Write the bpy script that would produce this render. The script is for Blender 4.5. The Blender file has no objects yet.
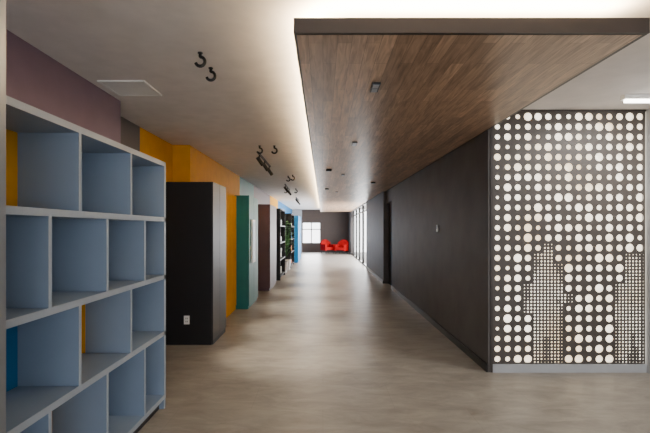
import bpy, math, random
from mathutils import Vector
random.seed(4)
S=bpy.context.scene
COL=S.collection

def lin(c):
    return tuple(((v/255)/12.92 if v/255<=0.04045 else (((v/255)+0.055)/1.055)**2.4) for v in c)

def mat(name,rgb,rough=0.55,var=0.06,scale=6,bump=0.02,metal=0.0,spec=0.5):
    m=bpy.data.materials.new(name); m.use_nodes=True
    nt=m.node_tree; N=nt.nodes; L=nt.links
    b=N['Principled BSDF']; b.inputs['Roughness'].default_value=rough
    b.inputs['Metallic'].default_value=metal
    b.inputs['Specular IOR Level'].default_value=spec
    tc=N.new('ShaderNodeTexCoord'); no=N.new('ShaderNodeTexNoise')
    no.inputs['Scale'].default_value=scale; no.inputs['Detail'].default_value=6
    L.new(tc.outputs['Object'],no.inputs['Vector'])
    r=N.new('ShaderNodeValToRGB'); c=lin(rgb)
    r.color_ramp.elements[0].position=0.3; r.color_ramp.elements[1].position=0.7
    r.color_ramp.elements[0].color=tuple(x*(1-var) for x in c)+(1,)
    r.color_ramp.elements[1].color=tuple(min(1,x*(1+var)) for x in c)+(1,)
    L.new(no.outputs['Fac'],r.inputs['Fac']); L.new(r.outputs['Color'],b.inputs['Base Color'])
    if bump:
        n2=N.new('ShaderNodeTexNoise'); n2.inputs['Scale'].default_value=120
        L.new(tc.outputs['Object'],n2.inputs['Vector'])
        bp=N.new('ShaderNodeBump'); bp.inputs['Strength'].default_value=bump; bp.inputs['Distance'].default_value=0.01
        L.new(n2.outputs['Fac'],bp.inputs['Height']); L.new(bp.outputs['Normal'],b.inputs['Normal'])
    return m

def emis(name,rgb,st):
    m=bpy.data.materials.new(name); m.use_nodes=True
    nt=m.node_tree; b=nt.nodes['Principled BSDF']
    b.inputs['Base Color'].default_value=lin(rgb)+(1,)
    b.inputs['Emission Color'].default_value=lin(rgb)+(1,)
    b.inputs['Emission Strength'].default_value=st
    return m

class MB:
    def __init__(s): s.v=[];s.f=[];s.m=[];s.mats=[]
    def mi(s,m):
        if m not in s.mats: s.mats.append(m)
        return s.mats.index(m)
    def box(s,x0,x1,y0,y1,z0,z1,m):
        o=len(s.v); i=s.mi(m)
        s.v+=[(x0,y0,z0),(x1,y0,z0),(x1,y1,z0),(x0,y1,z0),(x0,y0,z1),(x1,y0,z1),(x1,y1,z1),(x0,y1,z1)]
        for f in [(3,2,1,0),(4,5,6,7),(0,1,5,4),(1,2,6,5),(2,3,7,6),(3,0,4,7)]:
            s.f.append(tuple(o+k for k in f)); s.m.append(i)
    def quad(s,p,m):
        o=len(s.v); s.v+=list(p); s.f.append(tuple(range(o,o+len(p)))); s.m.append(s.mi(m))
    def cyl(s,a,b,r,m,n=16,r2=None):
        a=Vector(a);b=Vector(b);d=(b-a).normalized(); r2=r if r2 is None else r2
        u=d.orthogonal().normalized(); w=d.cross(u); o=len(s.v); i=s.mi(m)
        for p,rr in((a,r),(b,r2)):
            for k in range(n):
                t=2*math.pi*k/n; s.v.append(tuple(p+u*rr*math.cos(t)+w*rr*math.sin(t)))
        for k in range(n):
            s.f.append((o+k,o+(k+1)%n,o+n+(k+1)%n,o+n+k)); s.m.append(i)
        s.f.append(tuple(o+n-1-k for k in range(n))); s.m.append(i)
        s.f.append(tuple(o+n+k for k in range(n))); s.m.append(i)
    def tube(s,pts,r,m,n=10):
        o=len(s.v); i=s.mi(m); P=[Vector(p) for p in pts]
        for j,p in enumerate(P):
            d=(P[min(j+1,len(P)-1)]-P[max(j-1,0)]).normalized()
            u=Vector((0,1,0)); w=d.cross(u).normalized()
            for k in range(n):
                t=2*math.pi*k/n; s.v.append(tuple(p+u*r*math.cos(t)+w*r*math.sin(t)))
        for j in range(len(P)-1):
            for k in range(n):
                a=o+j*n+k;b=o+j*n+(k+1)%n
                s.f.append((a,b,b+n,a+n)); s.m.append(i)
        s.f.append(tuple(o+k for k in range(n))); s.m.append(i)
        e=o+(len(P)-1)*n
        s.f.append(tuple(e+n-1-k for k in range(n))); s.m.append(i)
    def make(s,name,bevel=0,parent=None,smooth=False,loc=None):
        me=bpy.data.meshes.new(name); me.from_pydata(s.v,[],s.f)
        for m in s.mats: me.materials.append(m)
        for p,i in zip(me.polygons,s.m):
            p.material_index=i; p.use_smooth=smooth
        me.update()
        ob=bpy.data.objects.new(name,me); COL.objects.link(ob)
        if bevel:
            b=ob.modifiers.new('bevel','BEVEL'); b.width=bevel; b.segments=2; b.limit_method='ANGLE'
        if parent: ob.parent=parent
        if loc: ob.location=loc
        return ob
def empty(name,loc=(0,0,0)):
    e=bpy.data.objects.new(name,None); COL.objects.link(e); e.location=loc; e.empty_display_size=0.1; return e

# ---------------- materials
M_ceil=mat('ceiling_paint',(218,212,208),0.8)
M_purple=mat('aubergine_paint',(104,84,100),0.6)
M_dkbrown=mat('recess_paint',(62,54,52),0.6)
M_yellow=mat('ochre_paint',(208,148,14),0.7,spec=0.15)
M_teal=mat('teal_paint',(14,96,98),0.5,spec=0.3)
M_plum=mat('plum_paint',(78,57,64),0.5,spec=0.3)
M_blue=mat('blue_paint',(16,100,150),0.5,spec=0.3)
M_dark=mat('charcoal_plaster',(80,75,73),0.6,0.16,3,0.1)
M_black=mat('black_laminate',(17,17,20),0.5,spec=0.3)
M_blackside=mat('black_laminate_side',(38,36,39),0.45,spec=0.3)
M_base=mat('black_skirting',(20,19,20),0.3)
M_shelf=mat('blue_grey_lacquer',(122,139,160),0.45,0.03)
M_edge=mat('blue_grey_edge',(146,157,170),0.4,0.03)
M_metal=mat('black_metal',(18,18,18),0.35,metal=0.3)
M_white=mat('white_plastic',(225,225,222),0.4,bump=0)
M_grey=mat('light_grey_paint',(165,168,172),0.6)
M_alu=mat('aluminium',(150,155,162),0.35,metal=0.8,bump=0)
M_red=mat('red_upholstery',(150,2,6),0.75,spec=0.15)
M_rim=mat('bronze_trim',(56,49,46),0.45)
M_green=mat('foliage_green',(50,112,42),0.6)
M_orange=mat('orange_card',(220,110,50),0.6)

# floor
def floor_mat():
    m=bpy.data.materials.new('stone_look_vinyl'); m.use_nodes=True
    nt=m.node_tree;N=nt.nodes;L=nt.links;b=N['Principled BSDF']
    tc=N.new('ShaderNodeTexCoord'); mp=N.new('ShaderNodeMapping')
    mp.inputs['Rotation'].default_value=(0,0,math.radians(35)); mp.inputs['Scale'].default_value=(1.3,3.2,1)
    L.new(tc.outputs['Object'],mp.inputs['Vector'])
    n=N.new('ShaderNodeTexNoise'); n.inputs['Scale'].default_value=1.8; n.inputs['Detail'].default_value=12; n.inputs['Roughness'].default_value=0.7; n.inputs['Distortion'].default_value=0.5
    L.new(mp.outputs['Vector'],n.inputs['Vector'])
    r=N.new('ShaderNodeValToRGB')
    e=r.color_ramp.elements; e[0].position=0.3; e[0].color=lin((114,108,100))+(1,); e[1].position=0.7; e[1].color=lin((156,149,139))+(1,)
    L.new(n.outputs['Fac'],r.inputs['Fac'])
    br=N.new('ShaderNodeTexBrick'); br.inputs['Scale'].default_value=1; br.inputs['Brick Width'].default_value=1.2; br.inputs['Row Height'].default_value=0.6
    br.inputs['Mortar Size'].default_value=0.002; br.inputs['Color1'].default_value=(1,1,1,1); br.inputs['Color2'].default_value=(0.95,0.95,0.95,1); br.inputs['Mortar'].default_value=(0.75,0.75,0.75,1)
    L.new(tc.outputs['Object'],br.inputs['Vector'])
    mx=N.new('ShaderNodeMix'); mx.data_type='RGBA'; mx.blend_type='MULTIPLY'; mx.inputs['Factor'].default_value=0.8
    L.new(r.outputs['Color'],mx.inputs['A']); L.new(br.outputs['Color'],mx.inputs['B'])
    L.new(mx.outputs['Result'],b.inputs['Base Color'])
    b.inputs['Roughness'].default_value=0.38
    bp=N.new('ShaderNodeBump'); bp.inputs['Strength'].default_value=0.06; bp.inputs['Distance'].default_value=0.02
    L.new(n.outputs['Fac'],bp.inputs['Height']); L.new(bp.outputs['Normal'],b.inputs['Normal'])
    return m
def wood_mat():
    m=bpy.data.materials.new('wood_plank_soffit'); m.use_nodes=True
    nt=m.node_tree;N=nt.nodes;L=nt.links;b=N['Principled BSDF']
    tc=N.new('ShaderNodeTexCoord'); mp=N.new('ShaderNodeMapping'); mp.inputs['Rotation'].default_value=(0,0,math.radians(90))
    L.new(tc.outputs['Object'],mp.inputs['Vector'])
    br=N.new('ShaderNodeTexBrick'); br.inputs['Scale'].default_value=1; br.inputs['Brick Width'].default_value=0.8; br.inputs['Row Height'].default_value=0.08
    br.offset=0.37; br.inputs['Mortar Size'].default_value=0.001; br.inputs['Bias'].default_value=-0.1
    br.inputs['Color1'].default_value=lin((206,172,142))+(1,); br.inputs['Color2'].default_value=lin((160,131,107))+(1,); br.inputs['Mortar'].default_value=lin((80,64,54))+(1,)
    L.new(mp.outputs['Vector'],br.inputs['Vector'])
    m2=N.new('ShaderNodeMapping'); m2.inputs['Scale'].default_value=(26,2.2,1)
    L.new(tc.outputs['Object'],m2.inputs['Vector'])
    n=N.new('ShaderNodeTexNoise'); n.inputs['Scale'].default_value=1.6; n.inputs['Detail'].default_value=8; n.inputs['Distortion'].default_value=1.0
    L.new(m2.outputs['Vector'],n.inputs['Vector'])
    r=N.new('ShaderNodeValToRGB'); e=r.color_ramp.elements; e[0].position=0.3;e[0].color=(0.46,0.43,0.41,1);e[1].position=0.7;e[1].color=(1.1,1.08,1.06,1)
    L.new(n.outputs['Fac'],r.inputs['Fac'])
    mx=N.new('ShaderNodeMix'); mx.data_type='RGBA'; mx.blend_type='MULTIPLY'; mx.inputs['Factor'].default_value=0.9
    L.new(br.outputs['Color'],mx.inputs['A']); L.new(r.outputs['Color'],mx.inputs['B'])
    L.new(mx.outputs['Result'],b.inputs['Base Color']); b.inputs['Roughness'].default_value=0.36
    return m
M_floor=floor_mat(); M_wood=wood_mat()

CZ=2.75; END=28.0; BK=-3.0
# ---------------- shell
b=MB(); b.box(-3.4,6,BK-2,END+0.2,-0.1,0,M_floor); b.make('floor')
b=MB(); b.box(-3.4,4.2,BK,END+0.2,CZ,CZ+0.1,M_ceil); b.make('ceiling')

def wall(name,x0,x1,y0,y1,z0,z1,m):
    b=MB(); b.box(x0,x1,y0,y1,z0,z1,m); return b.make(name)
wall('wall_left_aubergine',-2.6,-1.98,BK,4.24,0,CZ,M_purple)
wall('wall_left_recess_dark',-2.6,-2.24,4.24,5.3,0,CZ,M_dkbrown)
wall('wall_left_recess_ochre',-2.6,-2.24,5.3,6.45,0,CZ,M_yellow)
wall('wall_left_ochre',-2.6,-1.98,6.45,10.3,0,CZ,M_yellow)
wall('wall_left_teal',-2.6,-1.98,10.3,12.4,0,CZ,M_teal)
wall('wall_left_plum',-2.6,-1.98,12.4,16.2,0,CZ,M_plum)
wall('wall_left_ochre_rear',-2.6,-1.98,16.2,19,0,CZ,M_yellow)
wall('wall_left_blue',-2.6,-1.98,19,END,0,CZ,M_blue)
wall('wall_corridor_right',1.73,1.752,4.54,10.9,0,CZ,M_dark)
wall('baseboard_corridor_right',1.712,1.729,4.54,10.9,0,0.085,M_base)
wall('wall_corridor_right_rear',1.66,1.95,11.9,16.6,0,CZ,M_dark)
wall('baseboard_corridor_right_rear',1.642,1.659,11.9,16.6,0,0.085,M_base)
b=MB(); b.box(1.80,1.86,10.9,11.9,0,2.2,M_black); b.box(1.74,1.9,10.9,11.9,2.2,CZ,M_dark)
b.cyl((1.78,11.1,1.05),(1.78,11.1,1.25),0.012,M_alu); b.make('door_1')
b=MB()
wx0,wx1,wz0,wz1=-1.36,-0.14,0.55,1.95
M_far=mat('far_wall_brown',(72,58,50),0.6)
b.box(-1.979,wx0,END,END+0.15,0,CZ,M_grey)
b.box(wx1,1.95,END,END+0.15,0,CZ,M_far)
b.box(wx0,wx1,END,END+0.15,0,wz0,M_far); b.box(wx0,wx1,END,END+0.15,wz1,CZ,M_far)
b.make('wall_far')
b=MB()
for x in (wx0,(wx0+wx1)/2-0.03,wx1-0.06): b.box(x,x+0.06,END+0.02,END+0.1,wz0,wz1,M_dark)
for z in (wz0,1.45,wz1-0.06): b.box(wx0,wx1,END+0.02,END+0.1,z,z+0.06,M_dark)
b.make('window_1')
b=MB()
y=16.6
while y<25.3:
    b.box(1.67,1.76,y,y+0.14,0,2.5,M_metal); y+=1.85
b.box(1.69,1.74,16.6,25.6,0,0.06,M_metal); b.box(1.69,1.74,16.6,25.6,2.2,2.26,M_metal)
b.make('window_2')
wall('wall_window_header',1.66,1.80,16.6,25.6,2.5,CZ,M_dark)
wall('wall_far_right',1.66,1.80,25.6,END,0,CZ,M_dark)
b=MB(); b.box(3.385,3.5,BK,6.2,0,CZ,M_grey); b.make('wall_right')
b=MB(); b.box(1.76,3.385,6.0,6.15,0,CZ,M_grey); b.make('wall_behind_screen')
b=MB(); b.box(-1.979,3.384,BK-0.1,BK,2.6,CZ,M_grey)
for x in (-1.9,-0.3,1.5,3.3): b.box(x-0.04,x+0.04,BK-0.08,BK,0,2.6,M_metal)
b.make('added_back_opening')  # unseen entrance frame behind the camera, added so sky fill can come in

# ---------------- wood soffit
b=MB()
SX=-0.155
b.box(SX,1.72,2.28,11.89,2.532,2.612,M_rim)
b.box(SX,1.65,11.89,26.2,2.532,2.612,M_rim)
b.quad([(SX+.015,2.30,2.53),(SX+.015,26.1,2.53),(1.64,26.1,2.53),(1.64,11.85,2.53),(1.695,11.85,2.53),(1.695,2.30,2.53)],M_wood)
b.make('wood_soffit')
M_led=emis('led_strip',(255,206,130),14)
b=MB(); b.box(-0.09,-0.06,2.4,26,2.612,2.624,M_led); b.box(-0.05,1.7,2.38,2.41,2.612,2.624,M_led); b.make('cove_led_strip')
for (x,y) in ((0.376,3.13),(0.376,5.2),(0.376,8.2),(0.376,12)):
    b=MB(); b.box(x-0.03,x+0.03,y-0.09,y+0.09,2.515,2.53,M_metal)
    b.box(x-0.02,x+0.02,y-0.08,y-0.01,2.512,2.5155,M_alu); b.box(x-0.02,x+0.02,y+0.01,y+0.08,2.512,2.5155,M_alu)
    b.make('recessed_downlight')
for (x,y) in ((0.1,7.5),(1.1,9.5),(0.1,11)):
    b=MB(); b.cyl((x,y,2.53),(x,y,2.50),0.05,M_metal); b.cyl((x,y,2.50),(x,y,2.495),0.035,M_alu); b.make('smoke_detector')

# ceiling vent
b=MB(); b.box(-1.9,-1.5,3.64,3.66,2.738,CZ,M_white);b.box(-1.9,-1.5,4.02,4.04,2.738,CZ,M_white)
b.box(-1.9,-1.88,3.66,4.02,2.738,CZ,M_white);b.box(-1.52,-1.5,3.66,4.02,2.738,CZ,M_white)
for k in range(13): b.box(-1.88,-1.52,3.665+k*0.028,3.685+k*0.028,2.742,CZ,M_white)
b.make('ceiling_air_vent')

# ceiling hooks
def hook(x,y,s=1.0):
    b=MB(); b.cyl((x,y,CZ),(x,y,CZ-0.008),0.016*s,M_metal)
    pts=[(x,y,CZ-0.005),(x,y,CZ-0.028*s)]
    r=0.03*s; cz=CZ-0.028*s-r
    for k in range(0,13):
        t=math.radians(90-k*21); pts.append((x+r*math.cos(t),y,cz+r*math.sin(t)))
    b.tube(pts,0.0105*s,M_metal); b.make('ceiling_hook',smooth=True)
for x,y,s in ((-.87,3.07,1.1),(-.87,3.36,1.1),(-.95,6.5,1.3),(-.73,6.5,1.3),(-.82,10.2,1.4),(-.7,10.0,1.4),(-1.15,13.4,1.5),(-.84,13.4,1.5)):
    hook(x,y,s)
def track(x0,y0,L):
    e=empty('track_spotlight',(0,0,0))
    b=MB(); b.box(x0-0.015,x0+0.015,y0,y0+L,CZ-0.025,CZ,M_metal); b.make('track_rail',parent=e)
    for k in range(3):
        y=y0+0.15+k*(L-0.3)/2
        b=MB(); b.cyl((x0,y,CZ-0.025),(x0,y,CZ-0.08),0.01,M_metal)
        b.cyl((x0-0.03,y-0.02,CZ-0.07),(x0+0.05,y+0.04,CZ-0.19),0.032,M_metal)
        b.make('spot_head_%d'%(k+1),parent=e)
track(-1.05,7.0,1.6); track(-1.05,12.0,1.6); track(-1.05,17.0,2)

# ---------------- bookcase
b=MB(); F=-1.325; K=-1.655; Y0,Y1=1.70,3.61; t=0.036
zs=[2.04,1.58,1.10,0.63,0.10]
for z in zs: b.box(K,F,Y0,Y1,z-t/2,z+t/2,M_shelf)
b.box(K,F-0.04,Y0,Y1,0,0.085,M_blackside)
b.box(K,F,Y0-t,Y0,0,zs[0]+t/2,M_shelf); b.box(K,F,Y1,Y1+t,0,zs[0]+t/2,M_shelf)
rows=[[2.36,2.99],[2.10,2.66,3.22],[2.36,2.99],[2.10,2.66,3.22]]
backs=[[M_yellow,M_shelf,M_shelf],[M_shelf]*4,[M_blue,M_yellow,M_shelf],[M_shelf,M_yellow,M_shelf,M_blue]]
for r,ds in enumerate(rows):
    zt=zs[r]-t/2; zb=zs[r+1]+t/2
    for d in ds: b.box(K,F,d-0.012,d+0.012,zb,zt,M_shelf)
    ed=[Y0]+ds+[Y1]
    for k in range(len(ed)-1): b.box(K-0.015,K,ed[k],ed[k+1],zb-t,zt+t,backs[r][k])
b.box(K,K+0.022,2.974,2.978,zs[3]+t/2,zs[2]-t/2,M_yellow)
for z in zs: b.box(F,F+0.003,Y0-t,Y1+t,z-t/2,z+t/2,M_edge)
b.box(F,F+0.003,Y1,Y1+t,0.12,zs[0],M_edge)
for r,ds in enumerate(rows):
    for d in ds: b.box(F,F+0.003,d-0.012,d+0.012,zs[r+1]+t/2,zs[r]-t/2,M_edge)
b.make('open_bookcase')
b=MB(); b.box(-1.42,-1.185,1.56,1.62,0,CZ,M_alu); b.box(-1.42,-1.19,1.54,1.56,0,CZ,M_grey); b.make('trim_1')

# ---------------- black cabinet
b=MB()
b.box(-2.235,-1.44,5.60,6.35,0,2.11,M_black)
b.box(-1.44,-1.42,5.595,5.96,0.06,2.11,M_blackside); b.box(-1.44,-1.42,5.966,6.35,0.06,2.11,M_blackside)
b.box(-1.44,-1.425,5.62,6.33,0,0.06,M_black)
b.make('black_cabinet',bevel=0.003)
b=MB(); b.box(-1.795,-1.725,5.592,5.60,0.27,0.38,M_white)
for z in (0.295,0.335): 
    b.box(-1.772,-1.766,5.5905,5.592,z,z+0.02,M_metal); b.box(-1.754,-1.748,5.5905,5.592,z,z+0.02,M_metal)
b.make('wall_outlet')
WB=-1.974
b=MB(); b.box(WB,-1.63,6.46,8.1,0,2.11,M_yellow); b.box(-1.63,-1.62,6.46,7.22,0.08,2.11,M_yellow); b.box(-1.63,-1.62,7.226,8.1,0.08,2.11,M_yellow)
b.make('yellow_cabinet')
b=MB(); b.box(WB,-1.40,8.11,9.2,0,2.13,M_teal); b.box(-1.40,-1.38,8.10,8.65,0.06,2.13,M_teal); b.box(-1.40,-1.38,8.66,9.2,0.06,2.13,M_teal); b.make('teal_cabinet',bevel=0.003)
M_scr=emis('screen_glow',(190,205,215),0.5)
b=MB(); b.box(-1.379,-1.345,8.3,8.62,0.85,1.68,M_white); b.box(-1.345,-1.342,8.33,8.59,0.9,1.63,M_scr); b.make('wall_display_screen',bevel=0.004)
b=MB(); b.box(WB,-1.30,10.5,11.9,0,2.1,M_plum); b.box(-1.30,-1.28,10.5,11.19,0.06,2.1,M_plum); b.box(-1.30,-1.28,11.2,11.9,0.06,2.1,M_plum); b.make('plum_cabinet',bevel=0.003)
def display(name,x0,x1,y0,y1,h,m,items):
    b=MB(); t=0.03
    b.box(x0,x0+t,y0,y1,0,h,m); b.box(x0,x1,y0,y0+t,0,h,m); b.box(x0,x1,y1-t,y1,0,h,m)
    n=4
    for k in range(n+1):
        z=0.08+(h-0.11)*k/n; b.box(x0+t,x1,y0+t,y1-t,z,z+t,m)
        if k<n:
            for j in range(4):
                yy=y0+0.1+j*(y1-y0-0.25)/4; mm=random.choice(items)
                hh=0.12+random.random()*0.2
                b.box(x1-0.22,x1-0.08,yy,yy+0.12,z+t,z+t+hh,mm)
    b.make(name)
display('display_case',WB,-1.24,12.6,14.2,2.1,M_black,[M_white,M_plum,M_alu])
display('display_case',WB,-1.22,16.6,18.4,2.1,M_black,[M_green,M_white,M_orange,M_blue])
b=MB(); b.box(WB,-1.12,19.2,21.6,0,2.1,M_blue); b.box(-1.12,-1.10,19.2,20.39,0.06,2.1,M_blue); b.box(-1.12,-1.10,20.4,21.6,0.06,2.1,M_blue); b.make('blue_cabinet',bevel=0.003)
def plant(x,y,h,seed):
    rnd=random.Random(seed); b=MB()
    b.cyl((x,y,0),(x,y,0.38),0.13,M_white,20,0.17); b.cyl((x,y,0.36),(x,y,0.385),0.155,M_dkbrown,20)
    for k in range(60):
        a=rnd.uniform(0,2*math.pi); r=rnd.uniform(0.08,0.24); z=rnd.uniform(0.75,h)
        base=Vector((x,y,0.36+rnd.uniform(0.1,h*0.45))); tip=Vector((x+r*math.cos(a),y+r*math.sin(a),z))
        b.cyl(base,tip,0.006,M_green,6,0.003)
        d=Vector((math.cos(a),math.sin(a),rnd.uniform(-0.3,0.5))).normalized(); s=d.cross(Vector((0,0,1))).normalized()*0.055
        b.quad([tuple(tip),tuple(tip+d*0.07+s),tuple(tip+d*0.18),tuple(tip+d*0.07-s)],M_green)
    b.make('potted_plant')
plant(-1.38,15.0,1.75,1); plant(-1.34,15.9,1.9,2)

b=MB(); b.box(1.718,1.729,6.5,6.58,1.46,1.56,M_white); b.box(1.714,1.718,6.515,6.565,1.5,1.545,M_alu); b.make('wall_thermostat',bevel=0.002)

# ---------------- red armchairs
def armchair(x,y,rot):
    b=MB()
    b.box(-0.30,0.30,-0.30,0.28,0.26,0.44,M_red)
    b.box(-0.38,-0.27,-0.30,0.30,0.22,0.62,M_red); b.box(0.27,0.38,-0.30,0.30,0.22,0.62,M_red)
    n=8
    for k in range(n):
        a0=-0.38+0.76*k/n; a1=-0.38+0.76*(k+1)/n; c=1-((a0+a1)/0.76)**2
        b.box(a0,a1,0.16+0.12*c,0.28+0.12*c,0.24,0.72+0.22*c,M_red)
    for sx in(-0.28,0.28):
        for sy in(-0.24,0.26): b.cyl((sx,sy,0.25),(sx*1.1,sy*1.1,0),0.02,M_metal,10,0.012)
    o=b.make('red_armchair',bevel=0.03); o.location=(x,y,0); o.rotation_euler=(0,0,rot); o.scale=(0.9,0.9,0.92)
armchair(0.27,26.3,0.6); armchair(1.12,26.0,-0.5)

# ---------------- perforated panel
PX0,PX1=1.775,3.375; PZ0,PZ1=0.085,CZ-0.02
PY=4.54
M_perf=mat('perforated_screen_paint',(72,66,62),0.5,0.05)
def px2(x,z): return (323+x/4.54*433, 229-(z-1.5)/4.54*433)
def seg(u,v,a,b_,r0,r1):
    ax,ay=a;bx,by=b_; dx,dy=bx-ax,by-ay
    t=max(0,min(1,((u-ax)*dx+(v-ay)*dy)/(dx*dx+dy*dy))); r=r0+(r1-r0)*t
    return (u-ax-dx*t)**2+(v-ay-dy*t)**2<r*r
def fig(u,v,c,o):
    return (seg(u,v,(c,256+o),(c+1,262+o),8.5,7.5) or seg(u,v,(c,272+o),(c,312+o),10,13)
        or seg(u,v,(c-9,276+o),(c-16,310+o),5,3.5) or seg(u,v,(c+9,276+o),(c+18,304+o),5,3.5)
        or seg(u,v,(c-6,312+o),(c-9,358),8,5) or seg(u,v,(c+7,312+o),(c+10,358),8,5))
def infig(x,z):
    u,v=px2(x,z); return fig(u,v,546,0) or fig(u,v,633,8)
b=MB(); im=b.mi(M_perf)
def cell(cx,cz,hx,hz,r):
    if r<=0:
        b.quad([(cx-hx,PY,cz-hz),(cx+hx,PY,cz-hz),(cx+hx,PY,cz+hz),(cx-hx,PY,cz+hz)],M_perf); return
    N=16;o=len(b.v)
    for ring in range(3):
        for k in range(N):
            a=2*math.pi*k/N; c,s_=math.cos(a),math.sin(a)
            if ring==0:
                q=max(abs(c),abs(s_)); b.v.append((cx+c/q*hx,PY,cz+s_/q*hz))
            elif ring==1: b.v.append((cx+c*r,PY,cz+s_*r))
            else: b.v.append((cx+c*r,PY+0.006,cz+s_*r))
    for ring in range(2):
        for k in range(N):
            k2=(k+1)%N
            b.f.append((o+ring*N+k,o+ring*N+k2,o+(ring+1)*N+k2,o+(ring+1)*N+k)); b.m.append(im)
NX,NZ=15,25; hx=(PX1-PX0)/NX/2; hz=(PZ1-PZ0)/NZ/2
for i in range(NX):
    for j in range(NZ):
        cx=PX0+hx*(2*i+1); cz=PZ0+hz*(2*j+1)
        subs=[(cx+(a-1)*hx*2/3,cz+(c-1)*hz*2/3) for a in range(3) for c in range(3)]
        ins=[infig(*s) for s in subs]
        if sum(ins)>=2:
            for s,f in zip(subs,ins): cell(s[0],s[1],hx/3,hz/3,(0.55 if f else 0.34)*hx/3)
        else:
            w=math.sin(i*1.9+j*0.7)*math.sin(j*1.3-i*0.55)
            r=(0.61+0.17*w+0.13*random.uniform(-1,1)+0.06*(i/NX))*min(hx,hz)
            if i==0: r*=0.8
            cell(cx,cz,hx,hz,min(r,0.82*min(hx,hz)))
scr=empty('perforated_screen')
b.make('screen_sheet',parent=scr)
b=MB(); b.box(1.753,PX0,PY-0.01,PY+0.1,0,CZ-0.001,M_rim); b.box(PX0,3.38,PY-0.01,PY+0.1,PZ1,CZ-0.001,M_rim); b.box(PX0,3.38,PY-0.015,PY+0.1,0,PZ0,M_grey); b.make('screen_frame',parent=scr)
md=bpy.data.materials.new('backlit_diffuser'); md.use_nodes=True
nt=md.node_tree;bs=nt.nodes['Principled BSDF']; bs.inputs['Base Color'].default_value=(0.7,0.66,0.58,1)
nn=nt.nodes.new('ShaderNodeTexNoise'); nn.inputs['Scale'].default_value=2.0
tc=nt.nodes.new('ShaderNodeTexCoord'); nt.links.new(tc.outputs['Object'],nn.inputs['Vector'])
rr=nt.nodes.new('ShaderNodeValToRGB'); rr.color_ramp.elements[0].position=0.35; rr.color_ramp.elements[0].color=lin((230,205,168))+(1,); rr.color_ramp.elements[1].position=0.6; rr.color_ramp.elements[1].color=lin((255,244,224))+(1,)
nt.links.new(nn.outputs['Fac'],rr.inputs['Fac']); nt.links.new(rr.outputs['Color'],bs.inputs['Emission Color']); bs.inputs['Emission Strength'].default_value=3.0
b=MB(); b.box(PX0,3.38,PY+0.05,PY+0.06,0.09,PZ1,md)
b.make('light_diffuser',parent=scr)

M_tube=emis('tube_light',(255,250,240),12)
b=MB(); b.box(2.80,3.3,4.02,4.08,2.71,CZ,M_white); b.cyl((2.82,4.05,2.695),(3.28,4.05,2.695),0.017,M_tube)
o=b.make('ceiling_tube_lamp')

# ---------------- lights
def area(name,loc,rot,sx,sy,p,col):
    l=bpy.data.lights.new(name,'AREA'); l.shape='RECTANGLE'; l.size=sx; l.size_y=sy; l.energy=p; l.color=col
    o=bpy.data.objects.new(name,l); COL.objects.link(o); o.location=loc; o.rotation_euler=rot; return o
def spot(name,loc,rot,p,ang,col,blend=0.6,rad=0.05):
    l=bpy.data.lights.new(name,'SPOT'); l.energy=p; l.spot_size=math.radians(ang); l.spot_blend=blend; l.color=col; l.shadow_soft_size=rad
    o=bpy.data.objects.new(name,l); COL.objects.link(o); o.location=loc; o.rotation_euler=rot; return o
warm=(1,0.78,0.48)
area('cove_light_side',(-0.06,14.2,2.635),(math.pi,math.radians(8),0),0.05,23.4,1050,warm)
area('cove_light_front',(0.82,2.42,2.635),(math.pi,0,0),1.7,0.05,60,warm)
for y in (5.2,6.6,8.4,10.4,13,16,19.5):
    spot('corridor_spot_lamp',(-0.75,y,2.6),(0,math.radians(-8),0),330,44,(1,0.89,0.72),0.8)
for y in (3.25,5.3,8.3,12.1):
    spot('soffit_downlight_lamp',(0.376,y,2.49),(0,math.radians(4),0),70,100,(1,0.92,0.8),0.9)
area('window_light',(1.9,21,1.3),(0,math.radians(90),0),2.2,8,1100,(0.98,0.99,1))
area('far_window_light',(-0.75,28.3,1.3),(math.radians(-90),0,0),1.2,1.4,160,(0.98,0.99,1))
area('room_lamp_light',(3.0,3.6,2.68),(0,0,0),0.6,0.1,45,(1,0.95,0.88))
w=bpy.data.worlds.new('sky'); S.world=w; w.use_nodes=True
nt=w.node_tree; bg=nt.nodes['Background']; bg.inputs['Color'].default_value=(0.97,0.98,1,1); bg.inputs['Strength'].default_value=6.3

c=bpy.data.cameras.new('camera'); c.lens=24; c.sensor_width=36; c.shift_x=2/650; c.shift_y=12.5/650; c.clip_start=0.05
co=bpy.data.objects.new('camera',c); COL.objects.link(co); co.location=(0,0,1.5); co.rotation_euler=(math.pi/2,0,0)
S.camera=co
